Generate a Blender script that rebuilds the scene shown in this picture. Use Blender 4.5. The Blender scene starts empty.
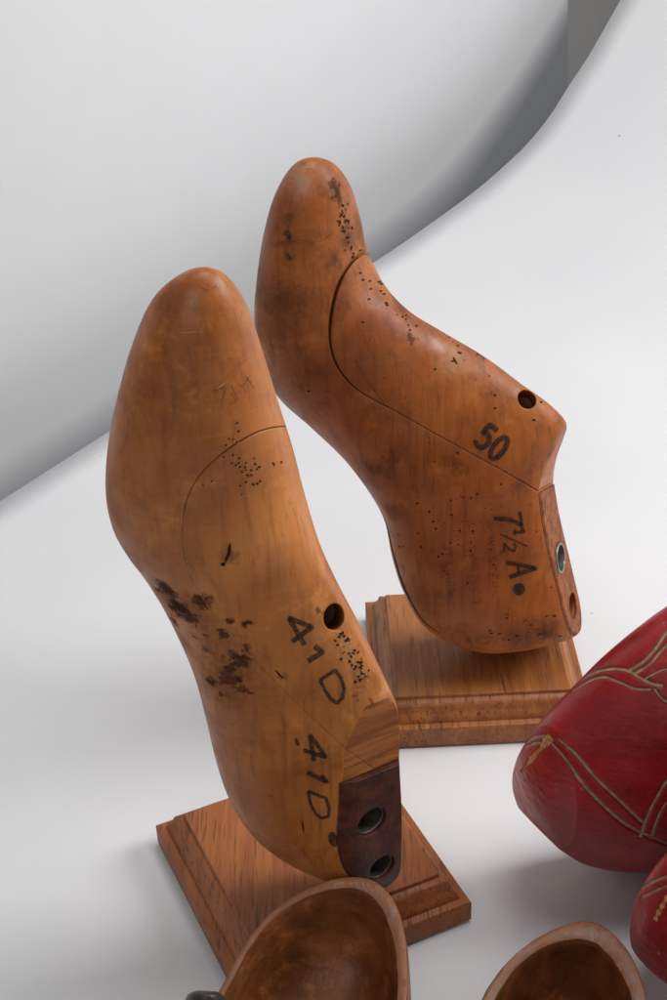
import bpy, bmesh, math, random
import numpy as np
from mathutils import Vector, Matrix
from mathutils.bvhtree import BVHTree
R=math.radians
sc=bpy.context.scene; COL=sc.collection
S=0.01
# ------------------------------------------------------------ camera (measured from the photo)
F,PITCH,ROLL,H=1538.0,.589,-.037,0.5142
cp,sp=math.cos(PITCH),math.sin(PITCH); cr,sr=math.cos(ROLL),math.sin(ROLL)
r0=Vector((1,0,0)); d0=Vector((0,-sp,-cp)); FW=Vector((0,cp,-sp))
RT=cr*r0-sr*d0; DN=sr*r0+cr*d0
C=Vector((0,0,H))
def ray(px,py):
    px=float(px);py=float(py)
    return ((px-333.5)/F*RT+(py-500)/F*DN+FW).normalized()
def on_z(px,py,z=0):
    d=ray(px,py); return C+d*((z-H)/d.z)
def on_plane(px,py,P,N):
    d=ray(px,py); return C+d*((P-C).dot(N)/d.dot(N))
def on_y(px,py,Y): return on_plane(px,py,Vector((0,Y,0)),Vector((0,1,0)))
def to_px(p):
    q=Vector(p)-C; k=q.dot(FW); return (333.5+F*q.dot(RT)/k,500+F*q.dot(DN)/k)
cd=bpy.data.cameras.new('camera'); cam=bpy.data.objects.new('camera',cd); COL.objects.link(cam)
M=Matrix((RT,-DN,-FW)).transposed().to_4x4(); M.translation=C; cam.matrix_world=M
cd.sensor_fit='VERTICAL'; cd.sensor_height=24; cd.lens=F/1000*24; cd.clip_start=.01; cd.clip_end=50
sc.camera=cam
# ------------------------------------------------------------ node helpers
class NT:
    def __init__(s,name):
        s.m=bpy.data.materials.new(name); s.m.use_nodes=True; s.t=s.m.node_tree; s.t.nodes.clear()
        s.out=s.n('ShaderNodeOutputMaterial'); s.b=s.n('ShaderNodeBsdfPrincipled'); s.l(s.b.outputs[0],s.out.inputs[0])
        s.tc=s.n('ShaderNodeTexCoord'); s.co=s.tc.outputs['Object']
    def n(s,t,**k):
        o=s.t.nodes.new(t)
        for a,b in k.items(): setattr(o,a,b)
        return o
    def l(s,a,b): s.t.links.new(a,b)
    def set(s,sock,v):
        if hasattr(v,'is_linked') or isinstance(v,bpy.types.NodeSocket): s.l(v,sock)
        else: sock.default_value=v
    def math(s,op,a,b=0,c=None,clamp=False):
        o=s.n('ShaderNodeMath',operation=op,use_clamp=clamp); s.set(o.inputs[0],a); s.set(o.inputs[1],b)
        if c is not None: s.set(o.inputs[2],c)
        return o.outputs[0]
    def mapping(s,sc_=(1,1,1),rot=(0,0,0),loc=(0,0,0),src=None):
        o=s.n('ShaderNodeMapping'); s.l(src or s.co,o.inputs[0]); o.inputs['Scale'].default_value=sc_; o.inputs['Rotation'].default_value=rot; o.inputs['Location'].default_value=loc
        return o.outputs[0]
    def noise(s,scale,detail=4,rough=.55,src=None,dist=0,w=None):
        o=s.n('ShaderNodeTexNoise'); s.l(src or s.co,o.inputs['Vector']); o.inputs['Scale'].default_value=scale; o.inputs['Detail'].default_value=detail
        o.inputs['Roughness'].default_value=rough; o.inputs['Distortion'].default_value=dist
        return o.outputs[0]
    def ramp(s,f,a,b,lo=0.,hi=1.,smooth=True):
        o=s.n('ShaderNodeMapRange'); o.interpolation_type='SMOOTHSTEP' if smooth else 'LINEAR'
        s.set(o.inputs[0],f)
        for i,v in zip((1,2,3,4),(a,b,lo,hi)): o.inputs[i].default_value=v
        return o.outputs[0]
    def mix(s,f,a,b,blend='MIX'):
        o=s.n('ShaderNodeMix',data_type='RGBA',blend_type=blend); s.set(o.inputs[0],f)
        for sock,v in((o.inputs[6],a),(o.inputs[7],b)):
            if isinstance(v,bpy.types.NodeSocket): s.l(v,sock)
            else: sock.default_value=(*v[:3],1)
        return o.outputs[2]
    def bump(s,h,strength,dist,nrm=None):
        o=s.n('ShaderNodeBump'); o.inputs['Strength'].default_value=strength; o.inputs['Distance'].default_value=dist; s.l(h,o.inputs['Height'])
        if nrm: s.l(nrm,o.inputs['Normal'])
        return o.outputs[0]
    def bevel(s,r):
        o=s.n('ShaderNodeBevel',samples=6); o.inputs[0].default_value=r; return o.outputs[0]
    def fin(s,color=None,rough=None,normal=None,spec=None,coat=None,metal=None):
        I=s.b.inputs
        if color is not None:
            if isinstance(color,bpy.types.NodeSocket): s.l(color,I['Base Color'])
            else: I['Base Color'].default_value=(*color,1)
        if rough is not None: s.set(I['Roughness'],rough)
        if normal is not None: s.l(normal,I['Normal'])
        if spec is not None: I['Specular IOR Level'].default_value=spec
        if coat is not None: I['Coat Weight'].default_value=coat; I['Coat Roughness'].default_value=.25
        if metal is not None: I['Metallic'].default_value=metal
        return s.m
# ------------------------------------------------------------ object helpers
def root(name,label,cat,loc,group=None):
    o=bpy.data.objects.new(name,None); COL.objects.link(o); o.location=loc; o.empty_display_size=.02
    o['label']=label; o['category']=cat
    if group: o['group']=group
    return o
def mesh_of(V,Fc): 
    me=bpy.data.meshes.new('m'); me.from_pydata([tuple(v) for v in V],[],Fc); me.update(); return me
def fixn(me):
    bm=bmesh.new(); bm.from_mesh(me); bmesh.ops.recalc_face_normals(bm,faces=bm.faces); bm.to_mesh(me); bm.free(); return me
def place(name,me,mat,parent=None,sharp=35,mats=None):
    """world-space mesh -> object under its thing"""
    me.name=name
    if parent is not None: me.transform(Matrix.Translation(-parent.location))
    o=bpy.data.objects.new(name,me); COL.objects.link(o)
    me.materials.clear()
    for m in (mats or [mat]): me.materials.append(m)
    me.shade_smooth()
    if sharp: me.set_sharp_from_angle(angle=R(sharp))
    if parent is not None: o.parent=parent
    return o
def boolean(me,cutter,op='DIFFERENCE'):
    a=bpy.data.objects.new('a',me); b=bpy.data.objects.new('b',cutter)
    COL.objects.link(a); COL.objects.link(b)
    m=a.modifiers.new('x','BOOLEAN'); m.operation=op; m.object=b; m.solver='EXACT'
    dg=bpy.context.evaluated_depsgraph_get(); dg.update()
    r=bpy.data.meshes.new_from_object(a.evaluated_get(dg))
    bpy.data.objects.remove(a); bpy.data.objects.remove(b)
    return r
def cat(pts,n):
    """Catmull-Rom through 2-D/3-D points, n samples by arc length"""
    P=np.array(pts,float); P=np.vstack([2*P[0]-P[1],P,2*P[-1]-P[-2]]); out=[]
    for i in range(1,len(P)-2):
        for t in np.linspace(0,1,24,endpoint=False):
            a,b,c,d=P[i-1],P[i],P[i+1],P[i+2]
            out.append(.5*((2*b)+(c-a)*t+(2*a-5*b+4*c-d)*t*t+(3*b-a-3*c+d)*t**3))
    out.append(P[-2]); out=np.array(out)
    L=np.r_[0,np.cumsum(np.linalg.norm(np.diff(out,axis=0),axis=1))]
    if np.isscalar(n): s=np.linspace(0,1,n)
    else: s=np.asarray(n)
    return np.stack([np.interp(s*L[-1],L,out[:,k]) for k in range(P.shape[1])],1)
def loft(left,right,prof,P0,N,V,rings=110,seg=96,dense=False):
    """body between two outlines given on the plane (P0,N), swelling along V.
       prof: rows (t, half depth, power left, power right, taper)"""
    u=np.linspace(0,1,rings); s=.5-.5*np.cos(np.pi*u); s=.45*u+.55*s
    if dense:
        m_=int(rings*.78); q_=np.linspace(0,1,m_); s=np.r_[.42*(.35*q_**2+.65*q_),.42+.58*np.sin(np.linspace(0,1,rings-m_+1)[1:]*np.pi/2)]
    s[0]=0; s[-1]=1
    Lp=cat(left,s); Rp=cat(right,s)
    pr=np.array(prof,float); I=lambda t,k: float(np.interp(t,pr[:,0],pr[:,k]))
    Vn=[];Fc=[]
    n=len(s)
    rows=[]
    for i in range(1,n-1):
        t=float(s[i])
        A=on_plane(*Lp[i],P0,N); B=on_plane(*Rp[i],P0,N)
        c=(A+B)/2; a=(B-A)/2
        cap=1
        t0,t1=pr[0,5],pr[1,5]
        if t<t0: cap*=math.sqrt(max(0,1-(1-t/t0)**2))
        if t>1-t1: cap*=math.sqrt(max(0,1-(1-(1-t)/t1)**2))
        D=I(t,1)*cap; pl,prr,k=I(t,2),I(t,3),I(t,4)
        row=[]
        for j in range(seg):
            th=2*math.pi*j/seg
            if dense: w_=j/seg; th=math.pi*(w_/.76) if w_<.76 else math.pi*(1+(w_-.76)/.24)
            co,si=math.cos(th),math.sin(th)
            p=prr if co>0 else pl
            x=math.copysign(abs(co)**(2/p),co); y=math.copysign(abs(si)**(2/p),si)
            w=1-k*((x+1)/2)**1.5
            row.append(len(Vn)); Vn.append(c+a*x-V*(D*w*y))
        rows.append(row)
    tA=len(Vn); Vn.append(on_plane(*Lp[0],P0,N)); tB=len(Vn); Vn.append(on_plane(*Lp[-1],P0,N))
    for a,b in zip(rows,rows[1:]):
        for j in range(seg):
            k=(j+1)%seg; Fc.append((a[j],a[k],b[k],b[j]))
    for j in range(seg):
        k=(j+1)%seg; Fc.append((tA,rows[0][k],rows[0][j])); Fc.append((tB,rows[-1][j],rows[-1][k]))
    return fixn(mesh_of(Vn,Fc))
def settle(build,Y,ztarget):
    """slide the body along the view until it rests on the surface"""
    for _ in range(4):
        me=build(Y); z=min(v.co.z for v in me.vertices); e=z-ztarget
        if abs(e)<2e-5: break
        Y+=e/.72
    return me,Y
class Surf:
    def __init__(s,me):
        s.b=BVHTree.FromPolygons([v.co for v in me.vertices],[tuple(p.vertices) for p in me.polygons])
    def hit(s,px,py):
        d=ray(px,py); h=s.b.ray_cast(C,d)
        return (h[0],h[1]) if h[0] else (None,None)
    def path(s,pts):
        out=[s.hit(*p) for p in pts]
        ds=[((h[0]-C).dot(FW) if h[0] else None) for h in out]
        good=[(i,d) for i,d in enumerate(ds) if d]
        res=[]
        for i,p in enumerate(pts):
            if out[i][0]: res.append(out[i][0])
            else:
                j=min(good,key=lambda g:abs(g[0]-i)); r=ray(*p); res.append(C+r*(j[1]/r.dot(FW)))
        return res
def prism(path,e,n0,n1):
    """closed polygon (3-D points) extruded along e"""
    n=len(path); V=[p-e*n0 for p in path]+[p+e*n1 for p in path]
    Fc=[tuple(range(n)),tuple(range(2*n-1,n-1,-1))]+[(i,(i+1)%n,n+(i+1)%n,n+i) for i in range(n)]
    me=mesh_of(V,Fc); bm=bmesh.new(); bm.from_mesh(me); bmesh.ops.triangulate(bm,faces=[f for f in bm.faces if len(f.verts)>4]); bmesh.ops.recalc_face_normals(bm,faces=bm.faces); bm.to_mesh(me); bm.free(); return me
def slab(path,e,n0,n1,w):
    """thin curved sheet of thickness w along path"""
    L=[];Rr=[]
    path=[Vector(p) for p in path]
    for i,p in enumerate(path):
        a=path[max(0,i-1)];b=path[min(len(path)-1,i+1)]
        q=(b-a).cross(e).normalized()*((w[i] if hasattr(w,'__len__') else w)/2); L.append(p+q);Rr.append(p-q)
    n=len(path); V=[];Fc=[]
    for k in(-n0,n1): V+= [p+e*k for p in L]+[p+e*k for p in Rr]
    g=lambda lay,side,i: lay*2*n+side*n+i
    for i in range(n-1):
        Fc+=[(g(0,0,i),g(0,0,i+1),g(0,1,i+1),g(0,1,i)),(g(1,0,i),g(1,1,i),g(1,1,i+1),g(1,0,i+1)),
             (g(0,0,i),g(1,0,i),g(1,0,i+1),g(0,0,i+1)),(g(0,1,i),g(0,1,i+1),g(1,1,i+1),g(1,1,i))]
    Fc+=[(g(0,0,0),g(0,1,0),g(1,1,0),g(1,0,0)),(g(0,0,n-1),g(1,0,n-1),g(1,1,n-1),g(0,1,n-1))]
    return fixn(mesh_of(V,Fc))
def cyl(p,axis,r,d0_,d1,seg=40,rx=None):
    q=axis.to_track_quat('Z','Y').to_matrix(); V=[];Fc=[]
    for d in(-d0_,d1):
        for j in range(seg):
            t=2*math.pi*j/seg; V.append(p+axis*d+q@Vector((r*math.cos(t),(rx or r)*math.sin(t),0)))
    Fc=[tuple(range(seg)),tuple(range(2*seg-1,seg-1,-1))]+[(j,(j+1)%seg,seg+(j+1)%seg,seg+j) for j in range(seg)]
    return fixn(mesh_of(V,Fc))
def islands(me):
    bm=bmesh.new(); bm.from_mesh(me); bm.verts.ensure_lookup_table(); seen=set(); res=[]
    for v in bm.verts:
        if v.index in seen: continue
        st=[v];seen.add(v.index);g=[]
        while st:
            x=st.pop();g.append(x.index)
            for e in x.link_edges:
                y=e.other_vert(x)
                if y.index not in seen: seen.add(y.index);st.append(y)
        res.append(g)
    bm.free(); return sorted(res,key=len,reverse=True)
def submesh(me,keep):
    keep=set(keep); bm=bmesh.new(); bm.from_mesh(me); bm.verts.ensure_lookup_table()
    bmesh.ops.delete(bm,geom=[v for v in bm.verts if v.index not in keep],context='VERTS')
    r=bpy.data.meshes.new('m'); bm.to_mesh(r); bm.free(); return r
# ------------------------------------------------------------ marks lying on a surface
LAY=[0]
class Marks:
    def __init__(s,surf): s.s=surf; s.V=[]; s.F=[]
    def pt(s,x,y,off):
        h,n=s.s.hit(x,y)
        if h is None: return None
        if n.dot(ray(x,y))>0: n=-n
        return h+n*off
    def ribbon(s,pts,w,off=.00012,step=1.2,taper=False,jit=0,rnd=None):
        P=np.array(pts,float); L=np.r_[0,np.cumsum(np.linalg.norm(np.diff(P,axis=0),axis=1))]
        n=max(2,int(L[-1]/step)+1); q=np.linspace(0,L[-1],n); X=np.interp(q,L,P[:,0]); Y=np.interp(q,L,P[:,1])
        LAY[0]+=1; off+=(LAY[0]%7)*.00001
        prev=None
        for i in range(n):
            a=max(0,i-1);b=min(n-1,i+1); t=np.array([X[b]-X[a],Y[b]-Y[a]]); t/=np.linalg.norm(t)+1e-9; m=np.array([-t[1],t[0]])
            ww=w/2*(math.sin(math.pi*(i+.6)/(n+.2))**.6 if taper else 1)
            if jit: ww*=1+random.uniform(-jit,jit)
            row=[s.pt(X[i]+m[0]*k*ww,Y[i]+m[1]*k*ww,off) for k in(-1,-.33,.33,1)]
            if any(r is None for r in row): prev=None; continue
            ids=[]
            for r in row: ids.append(len(s.V)); s.V.append(r)
            if prev:
                for k in range(3): s.F.append((prev[k],prev[k+1],ids[k+1],ids[k]))
            prev=ids
    def disc(s,x,y,rx,ry=None,off=.00015,ang=0,seg=10,jit=0.12):
        ry=ry or rx; LAY[0]+=1; off+=(LAY[0]%5)*.00001
        c=s.pt(x,y,off)
        if c is None: return
        ids=[]; ca,sa=math.cos(ang),math.sin(ang)
        for j in range(seg):
            t=2*math.pi*j/seg; a=rx*math.cos(t)*(1+random.uniform(-jit,jit)); b=ry*math.sin(t)*(1+random.uniform(-jit,jit))
            p=s.pt(x+a*ca-b*sa,y+a*sa+b*ca,off)
            if p is None: return
            ids.append(len(s.V)); s.V.append(p)
        k=len(s.V); s.V.append(c)
        for j in range(seg): s.F.append((k,ids[j],ids[(j+1)%seg]))
    def make(s,name,mat,parent):
        if s.F: return place(name,mesh_of(s.V,s.F),mat,parent,sharp=None)
def arc(cx,cy,rx,ry,a0,a1,n=10): return [(cx+rx*math.cos(R(a0+(a1-a0)*i/n)),cy+ry*math.sin(R(a0+(a1-a0)*i/n))) for i in range(n+1)]
# unit glyphs: x right 0..w, y up 0..1
G={'4':(.75,[[(.55,0),(.55,1),(0,.32),(.75,.32)]]),'1':(.42,[[(.0,.78),(.28,1),(.28,0)]]),
'D':(.7,[[(0,0),(0,1)],[(0,1),(.3,1)]+arc(.3,.5,.4,.5,90,-90)+[(0,0)]]),
'5':(.62,[[(.6,1),(.08,1),(.04,.56)]+arc(.27,.32,.33,.32,120,-150,14)]),
'0':(.6,[arc(.3,.5,.29,.5,0,360,24)]),'7':(.6,[[(0,1),(.6,1),(.25,0)]]),
'A':(.7,[[(0,0),(.35,1),(.7,0)],[(.13,.33),(.57,.33)]]),'2':(.55,[arc(.27,.72,.27,.27,170,-30,10)+[(0,0),(.56,0)]]),
'/':(.5,[[(0,-.1),(.5,1.1)]]),'W':(.9,[[(0,1),(.22,0),(.45,.8),(.68,0),(.9,1)]]),'E':(.5,[[(.5,1),(0,1),(0,0),(.5,0)],[(0,.5),(.4,.5)]]),
'S':(.55,[arc(.28,.75,.26,.24,30,270,10)+arc(.28,.26,.27,.25,90,-150,10)]),'T':(.6,[[(0,1),(.6,1)],[(.3,1),(.3,0)]]),
'R':(.55,[[(0,0),(0,1),(.3,1)]+arc(.3,.75,.24,.25,90,-90,6)+[(0,.5)],[(.25,.5),(.55,0)]]),'N':(.6,[[(0,0),(0,1),(.6,0),(.6,1)]]),
'L':(.5,[[(0,1),(0,0),(.5,0)]]),'C':(.6,[arc(.32,.5,.3,.5,50,310,14)]),'O':(.65,[arc(.32,.5,.3,.5,0,360,18)]),
'U':(.6,[[(0,1),(0,.3)]+arc(.3,.3,.3,.3,180,360,8)+[(.6,1)]]),'I':(.1,[[(.05,0),(.05,1)]]),'B':(.55,[[(0,0),(0,1),(.25,1)]+arc(.25,.76,.24,.24,90,-90,6)+arc(.25,.26,.28,.26,90,-90,6)+[(0,0)]]),
'M':(.8,[[(0,0),(0,1),(.4,.3),(.8,1),(.8,0)]]),' ':(.3,[])}
def write(mk,txt,x,y,adv,up,sw,gap=.22,jit=.06,bend=0):
    """txt from pixel (x,y); adv and up are pixel vectors of one glyph height"""
    px=0.
    for ch in txt:
        w,st=G[ch]
        for s_ in st:
            mk.ribbon([(x+adv[0]*(px+a)+up[0]*(b+bend*(px+a)**2),y+adv[1]*(px+a)+up[1]*(b+bend*(px+a)**2)) for a,b in s_],sw,step=1.0,jit=jit)
        px+=w+gap
# ------------------------------------------------------------ materials
def last_wood(name,c_dark,c_mid,c_light,stains,rootloc,rough=.42,seed=0.,axis=(0,0,0),mott=1.,coat=.15):
    t=NT(name)
    co=t.mapping(loc=(seed,seed*.7,seed*1.3))
    big=t.noise(13,3,.5,co); mid=t.noise(45,6,.68,co,dist=.4)
    gv=t.mapping((330,330,26),rot=axis,src=co); grain=t.noise(1,5,.65,gv,dist=.5)
    rv=t.mapping((30,30,6),rot=axis,src=co); rings=t.noise(1.2,3,.55,rv,dist=1.4); rings=t.math('PINGPONG',t.math('MULTIPLY',rings,15.),1.)
    col=t.mix(t.ramp(big,.36,.64),c_dark,c_light)
    col=t.mix(t.ramp(mid,.35,.7,0,.55),col,c_mid)
    col=t.mix(t.ramp(rings,.3,1,0,.22),col,tuple(x*.6 for x in c_dark))
    col=t.mix(t.ramp(grain,.48,.72,0,.5),col,tuple(x*.5 for x in c_dark))
    cross=t.noise(1,4,.6,t.mapping((60,60,420),rot=(axis[0]+.3,axis[1]+.5,axis[2]),src=co),dist=.8); col=t.mix(t.ramp(cross,.5,.75,0,.09),col,tuple(min(1,x*1.35) for x in c_light))
    g=t.noise(24,7,.75,co,dist=.7); col=t.mix(t.ramp(g,.52,.72,0,.75*mott),col,tuple(x*.32 for x in c_dark))
    g2=t.noise(130,5,.75,co); col=t.mix(t.ramp(g2,.58,.74,0,.55*mott),col,(.035,.014,.007))
    g3=t.noise(50,6,.7,t.mapping(loc=(seed+3,1,2))); col=t.mix(t.ramp(g3,.55,.75,0,.4),col,tuple(min(1,x*1.45) for x in c_light))
    wn=t.n('ShaderNodeTexNoise'); t.l(t.co,wn.inputs['Vector']); wn.inputs['Scale'].default_value=200; wn.inputs['Detail'].default_value=6; wn.inputs['Roughness'].default_value=.7
    off=t.n('ShaderNodeVectorMath',operation='SUBTRACT'); t.l(wn.outputs['Color'],off.inputs[0]); off.inputs[1].default_value=(.5,.5,.5)
    sc2=t.n('ShaderNodeVectorMath',operation='SCALE'); t.l(off.outputs[0],sc2.inputs[0]); sc2.inputs['Scale'].default_value=.011
    wp=t.n('ShaderNodeVectorMath',operation='ADD'); t.l(t.co,wp.inputs[0]); t.l(sc2.outputs[0],wp.inputs[1])
    cr_=t.math('MULTIPLY',t.math('SUBTRACT',t.noise(480,5,.7),.5),1.6)
    smask=None
    for (p,r,k,c) in stains:
        if p is None: continue
        q=p-rootloc
        dn=t.n('ShaderNodeVectorMath',operation='DISTANCE'); t.l(wp.outputs[0],dn.inputs[0]); dn.inputs[1].default_value=q
        v=t.math('ADD',t.math('DIVIDE',dn.outputs['Value'],r),cr_)
        f_=t.ramp(v,.45 if k>.6 else .1,1.15 if k>.6 else 1.5,k,0); col=t.mix(f_,col,c)
        if sum(c)<.2: smask=f_ if smask is None else t.math('MAXIMUM',smask,f_)
    sp_=t.noise(900,2,.5)
    bv=t.bevel(.0009)
    nb=t.bump(t.noise(420,4,.6),.12,.0006,bv); nb=t.bump(t.noise(70,3,.5),.16,.002,nb)
    v=t.n('ShaderNodeTexVoronoi',feature='DISTANCE_TO_EDGE'); 
    sc3=t.noise(1,2,.5,t.mapping((30,400,60),rot=(.5,.9,.3))); nb=t.bump(t.ramp(sc3,.66,.7,0,1),.15,.0006,nb)
    rg=t.ramp(t.noise(90,5,.6),.3,.7,rough-.08,rough+.14)
    if smask is not None:
        rg=t.math('ADD',rg,t.math('MULTIPLY',smask,.35)); t.l(t.math('SUBTRACT',.38,t.math('MULTIPLY',smask,.30)),t.b.inputs['Specular IOR Level'])
        return t.fin(col,rg,nb,coat=0)
    return t.fin(col,rg,nb,spec=.38,coat=coat)
def board_wood(name,light,dark,pore,ang):
    t=NT(name); rot=(0,0,-ang)
    g=t.noise(1,5,.6,t.mapping((190,9,90),rot=rot),dist=.3)
    b=t.noise(1,3,.5,t.mapping((28,3,20),rot=rot))
    p=t.noise(1,3,.5,t.mapping((1100,60,500),rot=rot)); p2=t.noise(1,3,.55,t.mapping((620,34,500),rot=rot,loc=(4,2,1)))
    col=t.mix(t.ramp(g,.3,.7),dark,light); col=t.mix(t.ramp(b,.35,.7,0,.6),col,dark)
    col=t.mix(t.ramp(p,.55,.68,0,.55),col,pore); col=t.mix(t.ramp(p2,.58,.7,0,.7),col,pore)
    h=t.math('ADD',t.ramp(p,.6,.68,1,0),t.ramp(p2,.62,.68,1,0))
    nb=t.bump(h,.35,.0005,t.bevel(.0007)); nb=t.bump(g,.1,.001,nb)
    return t.fin(col,t.ramp(b,.3,.7,.4,.55),nb,spec=.4)
def dir_wood(name,light,dark,line,e):
    t=NT(name); a=e.cross(Vector((0,0,1))).normalized(); b=e.cross(a)
    cb=t.n('ShaderNodeCombineXYZ')
    for i,(v,k) in enumerate(((a,330),(b,330),(e,35))):
        d=t.n('ShaderNodeVectorMath',operation='DOT_PRODUCT'); t.l(t.co,d.inputs[0]); d.inputs[1].default_value=v*k; t.l(d.outputs['Value'],cb.inputs[i])
    g=t.noise(1,5,.65,cb.outputs[0],dist=.5); g2=t.noise(.35,3,.6,cb.outputs[0])
    col=t.mix(t.ramp(g,.32,.66),line,light); col=t.mix(t.ramp(g2,.4,.7,0,.7),col,dark)
    return t.fin(col,.6,t.bump(g,.4,.0008,t.bevel(.0008)),spec=.25)
def plain(name,c,rough=.5,metal=0,ns=80,var=.3,spec=.4,bumpk=.2):
    t=NT(name); n=t.noise(ns,5,.65)
    col=t.mix(t.ramp(n,.3,.7),tuple(x*(1-var) for x in c),tuple(min(1,x*(1+var)) for x in c))
    return t.fin(col,rough,t.bump(t.noise(ns*4,4,.6),bumpk,.0008,t.bevel(.0006)),spec=spec,metal=metal)
def ink(name,c=(.022,.018,.016),lo=.45,hi=.85,ns=700):
    t=NT(name); t.fin(c,.55,spec=.3)
    tr=t.n('ShaderNodeBsdfTransparent'); mx=t.n('ShaderNodeMixShader'); a=t.ramp(t.noise(ns,4,.7),.35,.65,lo,hi)
    t.l(a,mx.inputs[0]); t.l(tr.outputs[0],mx.inputs[1]); t.l(t.b.outputs[0],mx.inputs[2]); t.l(mx.outputs[0],t.out.inputs[0]); return t.m
INK=ink('stamp_ink'); FAINT=ink('worn_ink',(.03,.02,.015),.0,.6,900); PIT=plain('pit_shadowed_wood',(.035,.014,.007),.8,spec=.1)
RUB=ink('bare_scratched_wood',(.5,.27,.11),.25,.8,500); SCRATCH=ink('scratch_soiled',(.07,.03,.014),.2,.7,500)
METAL=plain('tarnished_steel',(.27,.26,.22),.5,1,200,.35)
DARKHOLE=plain('bore_wood',(.16,.075,.03),.7)
# ------------------------------------------------------------ the two display bases
BW,BD,H1,H2=.1050,.1019,.0118,.0237
def base(label,cx,cy,yaw,mat,group):
    rt=root('display_base',label,'base',(cx,cy,0),group)
    u=Vector((math.cos(yaw),math.sin(yaw),0)); v=Vector((-u.y,u.x,0)); c=Vector((cx,cy,0))
    def ringset(prof,top):
        V=[];Fc=[];n=0;K=10
        for(i,z,jr) in prof:
            w,d=BW/2-i,BD/2-i; ed=[]
            for(a,b) in(((-1,-1),(1,-1)),((1,-1),(1,1)),((1,1),(-1,1)),((-1,1),(-1,-1))):
                for k in range(K): f=k/K; ed.append(((a[0]+(b[0]-a[0])*f)*w,(a[1]+(b[1]-a[1])*f)*d))
            for x,y in ed: V.append(c+u*x+v*y+Vector((0,0,z))+Vector((random.gauss(0,jr),random.gauss(0,jr),0)))
        n=4*K; m=len(prof)
        for r in range(m-1):
            for j in range(n): Fc.append((r*n+j,r*n+(j+1)%n,(r+1)*n+(j+1)%n,(r+1)*n+j))
        Fc.append(tuple(range((m-1)*n,m*n))); Fc.append(tuple(range(n-1,-1,-1)))
        return mesh_of(V,Fc)
    cm=.01
    P=[(.0003,.0004,0),(0,.001,0),(0,H1-.0008,0),(.0003,H1-.0002,.00005),(.0008,H1,.00008)]
    place('plinth_slab',ringset(P,0),mat,rt,30)
    Q=[(.0036,H1-.001,0),(.0036,H1,0),(.0038,.0124,.00008),(.0041,.0135,.00008),(.0048,.0150,.00008),(.0057,.0162,.00008),(.0063,.0173,.0001),(.0066,.0185,.0001),(.0070,.0198,.0001),(.0078,.0208,.0001),(.0090,.0214,.0001),(.0100,.0216,.0001),(.0102,.0217,.00004),(.0103,.0233,.00004),(.0107,H2,.00003)]
    place('moulded_top',ringset(Q,0),mat,rt,28)
    return rt
W1=board_wood('walnut_board',(.38,.125,.030),(.24,.068,.016),(.05,.016,.007),.413)
W2=board_wood('walnut_board_straight',(.38,.145,.038),(.24,.08,.020),(.055,.02,.009),.015)
base('square moulded wood base turned cornerwise under the last stamped 41 D',-.01667,.4693,.413,W1,'moulded wood bases under the lasts')
base('square moulded wood base under the last stamped 50, behind, set straight',.0682,.603,.015,W2,'moulded wood bases under the lasts')
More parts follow.
